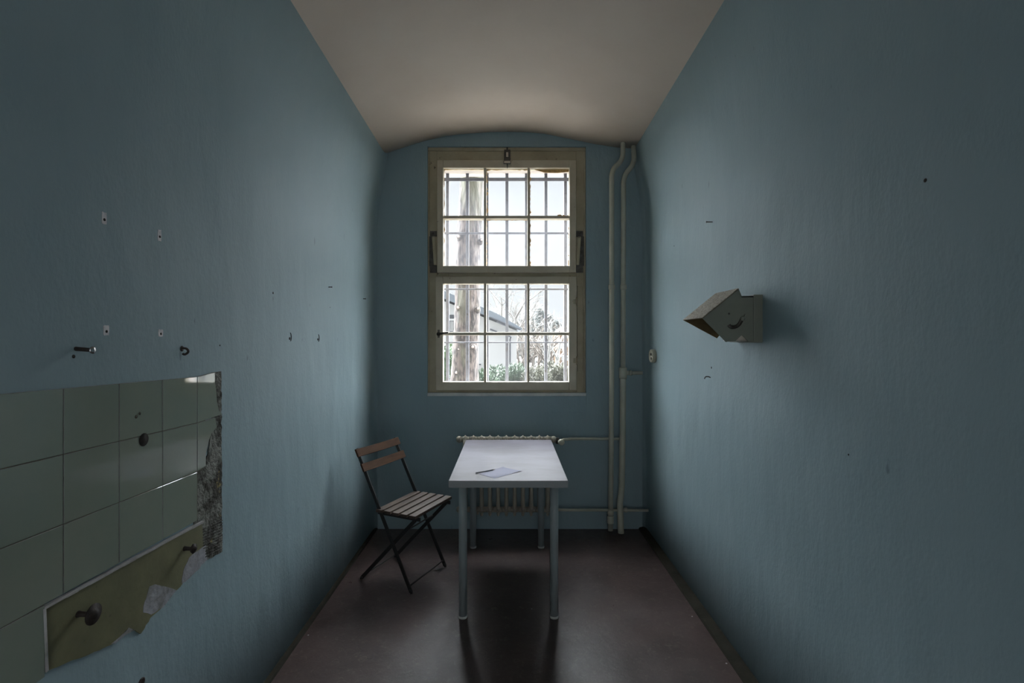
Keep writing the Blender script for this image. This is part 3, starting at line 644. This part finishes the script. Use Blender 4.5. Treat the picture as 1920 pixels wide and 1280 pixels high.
# ------------------------------------------------------------------ folding chair
ch = empty('folding_chair', (-.571, 2.953, 0), 'slatted wooden folding chair with dark steel frame left of the table', 'chair', rz=math.radians(-24.7)); ch['_local'] = 1
def cb(mb, name, mt, par=None):
    o = mb.build(name, mt); o.parent = par or ch; return o
XT, XB = -.300, .100
for s in (-.178, .178):
    g = MB().bar((XB, s, .012), (XT + .003, s, .785), .022, .007, (1, 0, 0), bev=.0015); l = cb(g, 'long_leg', 'chair_iron')
    cb(MB().tube([(XB + .003, s, .006), (XB - .004, s, .028)], .008, 10), 'foot', 'chair_iron', l)
for s in (-.160, .160):
    g = MB().bar((-.272, s, .012), (.128, s, .428), .022, .007, (1, 0, 0), bev=.0015); l = cb(g, 'short_leg', 'chair_iron')
    cb(MB().tube([(-.277, s, .006), (-.268, s, .022)], .008, 10), 'foot', 'chair_iron', l)
    cb(MB().box((-.150, s - .003, .412), (.150, s + .003, .434), bev=.001), 'seat_rail', 'chair_iron')
for k in range(5):
    x = -.1380 + k * .0585
    cb(MB().box((x, -.195, .435), (x + .0445, .195, .452), bev=.003), 'seat_slat', 'wood')
for zc in (.765, .682):
    t = (.785 - zc) / .773; xc = XT + (XB - XT) * t + .010; g = MB(); n = 10
    up_ = Vector((-.4, 0, .773)).normalized(); fw = Vector((.773, 0, .4)).normalized(); prev = []
    for i in range(n + 1):
        s = -.2 + .4 * i / n; bow = -.012 * (1 - (2 * i / n - 1) ** 2); c = Vector((xc + .004, s, zc)) + fw * bow
        prev.append([g.bm.verts.new(c + up_ * a + fw * b2) for a, b2 in ((-.024, -.006), (-.024, .006), (.024, .006), (.024, -.006))])
    for A, B_ in zip(prev, prev[1:]):
        for j in range(4): g.bm.faces.new((A[j], A[(j + 1) % 4], B_[(j + 1) % 4], B_[j]))
    g.bm.faces.new(prev[0]); g.bm.faces.new(prev[-1]); cb(g, 'backrest_slat', 'wood_back')
cb(MB().tube([(-.266, -.16, .026), (-.266, .16, .026)], .0045, 8), 'cross_rod', 'chair_iron')
cb(MB().tube([(XB - .012, -.178, .045), (XB - .012, .178, .045)], .0045, 8), 'cross_rod', 'chair_iron')
cb(MB().tube([(.02, -.16, .325), (.02, .16, .325)], .0045, 8), 'cross_rod', 'chair_iron')
cb(MB().tube([(-.135, -.185, .440), (-.135, .185, .440)], .0045, 8), 'cross_rod', 'chair_iron')
del ch['_local']

# ------------------------------------------------------------------ tiled patch on the left wall
def tl(d, z, out): return Vector((WL + out, d, z))
tp_root = empty('tile_panel', (WL, 1.2, .7), 'sage green glazed wall tiles with a broken right edge on the left wall', 'wall tiles')
def zrow(k, d): return 1.332 - .1585 * k - .0205 * (d - .977) + (.008 if k else 0)
V0 = 1.5785; SP = .1578
cols = [V0 + SP * k for k in range(-9, 2)]      # vertical joints
g = MB(); g.prism([tl(.16, zrow(0, .16) - .003, .0), tl(V0 + .06, zrow(0, 1.6) - .003, 0), tl(V0 + .03, zrow(2, 1.6), 0), tl(V0 + .004, zrow(2, 1.58), 0), tl(V0 + .004, zrow(3, 1.58) + .01, 0), tl(1.06, zrow(3, 1.06) + .01, 0), tl(1.062, zrow(4, 1.06) + .01, 0), tl(.16, zrow(4, .16) + .01, 0)], (.0085, 0, 0))
g.build('grout_bed', 'grout', tp_root)
tm = MB(); J = .0014
def tile(pts):           # ring of (d,z)
    n = len(pts); c = (sum(p[0] for p in pts) / n, sum(p[1] for p in pts) / n); f0 = [tl(d, z, .002) for d, z in pts]; f1 = [tl(d, z, .0102) for d, z in pts]
    f2 = [tl(d + (c[0] - d) * .008, z + (c[1] - z) * .008, .0108) for d, z in pts]
    rings = [[tm.bm.verts.new(p) for p in r] for r in (f0, f1, f2)]
    for a, b2 in ((0, 1), (1, 2)):
        for i in range(n):
            f = tm.bm.faces.new((rings[a][i], rings[a][(i + 1) % n], rings[b2][(i + 1) % n], rings[b2][i])); f.material_index = 1 if a == 0 else 0
    tm.bm.faces.new(rings[2])
for i in range(len(cols) - 1):
    d0, d1 = cols[i] + J, cols[i + 1] - J
    if i == len(cols) - 2: continue
    for r_ in range(3):
        tile([(d0, zrow(r_ + 1, d0) + J), (d1, zrow(r_ + 1, d1) + J), (d1, zrow(r_, d1) - J), (d0, zrow(r_, d0) - J)])
    e = min(d1, 1.060)
    if d0 < 1.05: tile([(d0, zrow(4, d0) + J), (e, zrow(4, e) + J), (e, zrow(3, e) - J), (d0, zrow(3, d0) - J)])
def lwd(px, py): v = lw(px, py); return (v.y, v.z)
tile([(V0 + J, zrow(1, V0) + J)] + [lwd(*p) for p in ((411, 776.5), (405, 770), (401, 752), (400, 735), (397, 715), (397, 698))] + [(V0 + J, zrow(0, V0) - J)])
tile([(V0 + J, zrow(2, V0) + J)] + [lwd(*p) for p in ((380, 873), (380, 850), (386, 825), (391, 812), (401, 800), (398, 783))] + [(V0 + J, zrow(1, V0) - J)])
tiles = tm.build('tiles', ['tile', 'tile_edge'], tp_root)
# hole drilled through a tile
g = MB(); c = lw(262, 824); g.lathe([(.0005, 0), (.017, 0), (.018, .0004), (.0005, .0006)], (WL + .0110, c.y, c.z), 'X', 20); h = g.build('drilled_hole', 'dark', tp_root)
g = MB(); g.lathe([(.0005, 0), (.004, 0), (.005, .0004), (.0005, .0006)], (WL + .0116, lw(247, 781).y, lw(247, 781).z), 'X', 10)
g.lathe([(.0005, 0), (.003, 0), (.004, .0004), (.0005, .0006)], (WL + .0116, lw(254, 775).y, lw(254, 775).z), 'X', 10); g.build('chip', 'grout', tp_root)
# bare wall around the broken tiles
bp_ = empty('stripped_wall_patch', (WL, 1.45, .6), 'stripped wall patch of bare mortar and olive paint below the green tiles', 'bare wall')
def patch(name, mt, pix, out, th=.004, jag=0):
    pts = []
    r_ = random.Random(len(pix)); n = len(pix)
    for i in range(n):
        a, b2 = pix[i], pix[(i + 1) % n]; L_ = math.hypot(b2[0] - a[0], b2[1] - a[1]); k = max(1, int(L_ / 7)) if jag else 1
        for j in range(k):
            t = j / k; pts.append((a[0] + (b2[0] - a[0]) * t + (r_.uniform(-jag, jag) if j else 0), a[1] + (b2[1] - a[1]) * t + (r_.uniform(-jag, jag) if j else 0)))
    P_ = [lw(*p) for p in pts]; g = MB(); g.prism([(WL - .004, p.y, p.z) for p in P_], (out + .004, 0, 0)); return g.build(name, mt, bp_)
patch('mortar', 'mortar', [(397, 698), (413, 696), (414, 850), (415, 1034), (383, 1052), (370, 1000), (362, 985), (362, 884), (385, 870), (396, 800)], .0035, jag=1.2)
patch('olive_paint', 'olive', [(75, 1139), (376, 978), (379, 1020), (384, 1050), (345, 1088), (331, 1104), (300, 1140), (279, 1158), (268, 1178), (261, 1188), (247, 1179), (238, 1177), (226, 1190), (212, 1205), (190, 1215), (165, 1226), (126, 1240), (81, 1259)], .0045, jag=.9)
patch('bare_plaster', 'plaster', [(277, 1099), (288, 1095), (300, 1098), (318, 1102), (328, 1106), (303, 1138), (280, 1152), (265, 1148), (268, 1128)], .0052, jag=1.5)
patch('bare_plaster', 'plaster', [(352, 1045), (383, 1022), (386, 1048), (366, 1070), (345, 1090), (338, 1094), (341, 1070)], .0052, jag=1.5)
patch('bare_plaster', 'plaster', [(225, 1190), (238, 1176), (250, 1181), (232, 1190), (212, 1206), (205, 1207)], .005, jag=1)
# white broken tile lip along the bottom and the cut side
g = MB()
for i in range(14):
    t0, t1 = i / 14, (i + 1) / 14; a = lw(74 + 302 * t0, 1141 - 163 * t0); b2 = lw(74 + 302 * t1, 1141 - 163 * t1)
    g.prism([(WL, a.y, a.z + .004), (WL + .0118, a.y, a.z + .004), (WL + .0105, a.y, a.z - .002 - random.random() * .002), (WL, a.y, a.z - .004)], (0, b2.y - a.y + .001, b2.z - a.z))
a, b2 = lw(74, 1141), lw(79, 1259); g.prism([(WL, a.y - .003, a.z), (WL + .0118, a.y - .003, a.z), (WL + .010, a.y + .005, a.z), (WL, a.y + .006, a.z)], (0, b2.y - a.y, b2.z - a.z))
g.build('broken_lip', 'tile_edge', tp_root)
# ridged trowel lines in the mortar
g = MB()
for k in range(11):
    a, b2 = lw(378 + (k > 7) * 4, 992 + 5.2 * k), lw(414.5, 975 + 5.2 * k); g.tube([(WL + .004, a.y, a.z), (WL + .004, b2.y, b2.z)], .0022, 6)
g.build('trowel_ridges', 'mortar', bp_)

# old fittings
def stub(px, py, tipx, disc_r, label, irregular=False):
    a = lw(px, py); x1 = (tipx - PX) * a.y / F; o = empty('pipe_stub', (WL, a.y, a.z), label, 'pipe stub', 'rusty stubs in the olive patch')
    MB().tube([(WL, a.y, a.z), (WL + .012, a.y, a.z), (x1, a.y, a.z - .001)], [.009, .006, .0055], 12).build('rod', 'rust', o)
    r = disc_r; MB().lathe([(r * .9, -.003), (r, -.001), (r, .002), (r * .5, .003), (r * .4, .008), (.001, .009)], (x1, a.y, a.z), Vector((1, .05, 0)), 22 if not irregular else 7).build('flange', 'rust', o)
stub(143, 1151, 175, .0235, 'rusty rod with large round flange low in the olive patch')
stub(343, 1028, 363, .0155, 'rusty rod with small knobbly flange at the top right of the olive patch', True)
o = empty('wall_bolt', lw(142, 653), 'long rusty bolt with shiny head sticking out above the green tiles', 'bolt'); a = lw(142, 653)
MB().tube([(WL - .01, a.y, a.z), (WL + .040, a.y, a.z - .004)], [.0052, .0045], 12).build('shank', 'rust', o)
h = MB().lathe([(.0075, 0), (.009, .001), (.009, .003), (.006, .0055), (.001, .006)], (WL + .038, a.y, a.z - .004), 'X', 14).build('head', 'steel', o)
a = lw(341, 657)
g = MB().tube(smooth([(WL - .005, a.y, a.z + .008), (WL + .014, a.y, a.z + .006), (WL + .020, a.y, a.z - .004), (WL + .010, a.y, a.z - .012), (WL + .003, a.y, a.z - .010)]), .0035, 10)
g.lathe([(.001, 0), (.009, .0004), (.001, .001)], (WL + .0002, a.y, a.z + .006), 'X', 12)
tag(g.build('wall_hook', 'rust'), 'small rusty bent hook in the left wall above the tile corner', 'hook')
for (px, py, ww, hh, lb) in ((195, 409, .0125, .030, 'tall bare plaster patch with screw hole, upper left of the four'), (299, 441, .012, .034, 'tall chipped plaster patch with screw hole, upper right of the four'),
                             (199, 619, .0155, .025, 'squarish plaster patch with screw hole, lower left of the four'), (301, 624, .0165, .020, 'smallest squarish plaster patch with screw hole, lower right of the four')):
    a = lw(px, py); o = empty('wall_plug', a, lb, 'screw hole', 'plugged screw holes in the left wall'); r_ = random.Random(px)
    ring_ = []
    for k in range(20):
        t = 2 * PI * k / 20; ex = 8; cc, ss = math.cos(t), math.sin(t); ring_.append((WL - .002, a.y + ww * .58 * abs(cc) ** (2 / ex) * (1 if cc > 0 else -1) * r_.uniform(.85, 1.12), a.z + hh / 2 * abs(ss) ** (2 / ex) * (1 if ss > 0 else -1) * r_.uniform(.9, 1.08)))
    MB().prism(ring_, (.003, 0, 0)).build('filler', 'patch', o)
    MB().lathe([(.0003, 0), (.0036, 0), (.0038, .0003), (.0003, .0005)], (WL + .0012, a.y, a.z - hh * .12), 'X', 12).build('hole', 'dark', o)
def hole(px, py, r, wallf, label, side=1, grp=None):
    a = wallf(px, py); X = WL if wallf is lw else WR; s = 1 if wallf is lw else -1
    g = MB(); g.lathe([(.0003, 0), (r, 0), (r, .0006), (.0003, .0009)], (X - s * .0002, a.y, a.z), (s, 0, 0), 10)
    tag(g.build('nail_hole', 'dark'), label, 'hole', grp)
hole(138, 668, .0045, lw, 'dark nail hole just below the long rusty bolt')
hole(512, 549, .005, lw, 'lone dark nail hole in the middle of the left wall')
hole(997/3+80, 862/3+360, .003, lw, 'tiny nail hole just above the broken tile corner')
for px, py, lb in ((543, 632, 'crescent shaped chipped screw hole, left one of the pair near the window end'), (596, 634, 'crescent shaped chipped screw hole, right one of the pair near the window end')):
    a = lw(px, py); g = MB(); g.lathe([(.0003, 0), (.0065, 0), (.0065, .0008), (.0003, .0011)], (WL, a.y, a.z - .006), 'X', 10)
    g.tube([(WL + .0005, a.y + .016 * math.cos(t), a.z + .022 * math.sin(t)) for t in [(-60 + 15 * k) * PI / 180 for k in range(10)]], [.0005] + [.0022] * 8 + [.0005], 6)
    tag(g.build('screw_hole', 'dark'), lb, 'hole', 'chipped screw holes')
def nail(px, py, wallf, L_, label, tilt=0):
    a = wallf(px, py); s = 1 if wallf is lw else -1; X = WL if s == 1 else WR
    g = MB(); g.tube([(X - s * .005, a.y, a.z), (X + s * L_, a.y, a.z + tilt)], .0024, 8); g.tube([(X + s * L_, a.y, a.z + tilt), (X + s * (L_ + .0015), a.y, a.z + tilt)], .005, 10)
    tag(g.build('wall_nail', 'rust'), label, 'nail', 'nails in the walls')
nail(616, 538, lw, .018, 'short dark nail in the left wall, higher one near the window'); nail(681, 560, lw, .016, 'short dark nail in the left wall, closest to the window corner')
nail(1336, 416, rw, .030, 'bent dark nail high in the right wall above the lamp')
hole(619, 576, .003, lw, 'tiny nail hole below the higher left wall nail')
hole(1264, 461, .004, rw, 'tiny dark hole in the right wall between pipes and nail'); hole(1334, 689, .0055, rw, 'dark nail hole in the right wall below the lamp')
hole(1735, 338, .005, rw, 'dark chip high on the right wall near the frame edge'); hole(1591, 852, .003, rw, 'tiny dark speck low on the right wall')
a = rw(1332, 708); g = MB().tube(smooth([(WR + .003, a.y, a.z), (WR - .012, a.y, a.z + .006), (WR - .026, a.y, a.z + .004), (WR - .030, a.y, a.z - .006)]), .0026, 8)
tag(g.build('wall_hook', 'rust'), 'small bent hook in the right wall below the lamp', 'hook')
a = lw(265, 1279); g = MB().lathe([(.011, -.004), (.013, .001), (.010, .003), (.007, .001), (.0005, .0008)], (WL, a.y, a.z), 'X', 16)
tag(g.build('pipe_outlet', 'rust'), 'rusty round pipe outlet in the left wall at the bottom frame edge', 'pipe outlet')

# ------------------------------------------------------------------ wall lamp
n0, n1 = 1.985, 2.205
wl = empty('wall_lamp', (WR, (n0 + n1) / 2, 1.53), 'grey green angular metal wall lamp with crackled top on the right wall', 'lamp')
def L3(px, py, y=n0): v = at(px, py, y); return v
g = MB().box((WR - .037, n0, L3(0, 642).z), (WR + .002, n1, L3(0, 552).z), bev=.003); g.build('back_plate', 'lamp', wl)
# box body: open trough between plate and shade
zb, zt_ = L3(0, 640.5).z, L3(0, 556).z; xl = L3(1362, 0).x; th = .003
g = MB()
g.prism([(WR - .036, n0 + .004, zb), (L3(1404, 0).x, n0 + .004, zb + .002), (L3(1392, 0).x, n0 + .004, zb + .028), (L3(1380, 0).x, n0 + .004, zb + .003), (xl, n0 + .004, zb), (L3(1372, 0).x, n0 + .004, L3(0, 600).z), (L3(1392, 0).x, n0 + .004, zt_), (WR - .036, n0 + .004, zt_ + .004)], (0, th, 0))
g.prism([(WR - .036, n1 - .004, zb), (.985, n1 - .004, zb), (L3(1392, 0).x, n1 - .004, zt_), (WR - .036, n1 - .004, zt_ + .004)], (0, -th, 0))
g.box((L3(1392, 0).x, n0 + .004, zt_ - .002), (WR - .036, n1 - .004, zt_ + .004))
g.prism([(L3(1384, 0).x, n0 + .007, zb - .001), (WR - .036, n0 + .007, zb - .001), (WR - .036, n1 - .007, zb - .001), (.99, n1 - .007, zb - .001)], (0, 0, .003))
g.build('body', 'lamp', wl)
MB().prism([(L3(1382, 0).x, n0 + .03, zb + .003), (L3(1408, 0).x, n0 + .03, zb + .003), (L3(1393, 0).x, n0 + .03, zb + .04)], (0, .10, 0)).build('lit_inside_wedge', 'lamp_lit', wl)  # pale inner wedge standing in for the lit inside of the body
A_, B_, C_, D_, E_ = L3(1317, 596), L3(1385, 541), L3(1392, 558), L3(1392, 628), L3(1361, 641)
sh = MB(); sh.prism([A_, B_, C_, D_, E_], (0, .003, 0)).build('shade_side', 'lamp', wl)
off = Vector((0, n1 - n0, 0))
fa, fb, fc, fd, fe = [v + off for v in (A_, B_, C_, D_, E_)]
lowf = at(1313, 617.5, n1); lowe = at(1344, 634, n1)
g = MB().prism([fa, fb, fc, fd, lowe, lowf], (0, -.003, 0)); g.build('shade_side', 'lamp_in', wl)
nrm = (B_ - A_).cross(off).normalized(); 
if nrm.z < 0: nrm = -nrm
MB().prism([A_, B_, B_ + off, A_ + off], nrm * .0025).build('shade_top', 'crackle', wl)
MB().prism([A_ - nrm * .0004, B_ - nrm * .0004, B_ + off - nrm * .0004, A_ + off - nrm * .0004], -nrm * .002).build('shade_lining', 'lamp_in', wl)
MB().prism([B_, C_, C_ + off, B_ + off], (-.003, 0, 0)).build('shade_back', 'lamp', wl)
g = MB()      # curved adjusting slot with wing screw
ctr = L3(1373, 590, n0 - .001); R = .058
slot = [L3(1366.5, 609, n0 - .0015), L3(1370, 612.5, n0 - .0015), L3(1377, 613, n0 - .0015), L3(1384, 609.5, n0 - .0015), L3(1389, 603, n0 - .0015), L3(1391, 598, n0 - .0015)]
sl = smooth(slot, 4); g.tube(sl, [(.0075, .003)] * len(sl), 8, flat=(0, 1, 0)); g.build('tilt_slot', 'iron', wl)
g = MB().lathe([(.001, 0), (.009, .001), (.009, .007), (.001, .009)], L3(1392, 597, n0 - .002), (0, -1, 0), 14); g.tube([L3(1394, 601, n0 - .008), L3(1397.5, 589, n0 - .010)], .003, 8); g.build('wing_screw', 'lamp', wl)
MB().lathe([(.001, 0), (.004, .0005), (.001, .002)], L3(1367, 588, n0 - .0005), (0, -1, 0), 10).build('rivet', 'iron', wl)
# socket
a = rw(1227.5, 668); so = empty('power_socket', a, 'round ivory surface mounted power socket low on the right wall', 'socket'); xo = WR
MB().lathe([(.048, -.002), (.048, .020), (.046, .028), (.042, .031), (.036, .029), (.034, .024), (.001, .0238)], (xo, a.y, a.z + .004), (-1, 0, 0), 28).build('housing', 'socket', so)
g = MB()
for dy, dz in ((-.014, .010), (.014, .010), (0, -.018)): g.lathe([(.011, 0), (.011, .0008), (.001, .001)], (xo - .0242, a.y + dy, a.z + .004 + dz), (-1, 0, 0), 14)
g.build('contact_holes', 'dark', so)
# small litter crumbs on the floor
r_ = random.Random(5)
for px, py in ((578, 1191), (997, 1142), (1298, 1156), (1362, 1244)):
    y = H * F / (py - PY); x = (px - PX) * y / F; g = MB(); bmesh.ops.create_icosphere(g.bm, subdivisions=1, radius=.004)
    for v in g.bm.verts: v.co = Vector((v.co.x * r_.uniform(.7, 1.3) + x, v.co.y + y, v.co.z * .5 + .002))
    tag(g.build('plaster_crumb', 'patch'), {578: 'white plaster crumb on the floor near the left wall', 997: 'white plaster crumb on the floor between the table legs', 1298: 'white plaster crumb on the floor by the right skirting', 1362: 'white plaster crumb nearest the viewer by the right skirting'}[px], 'crumb')
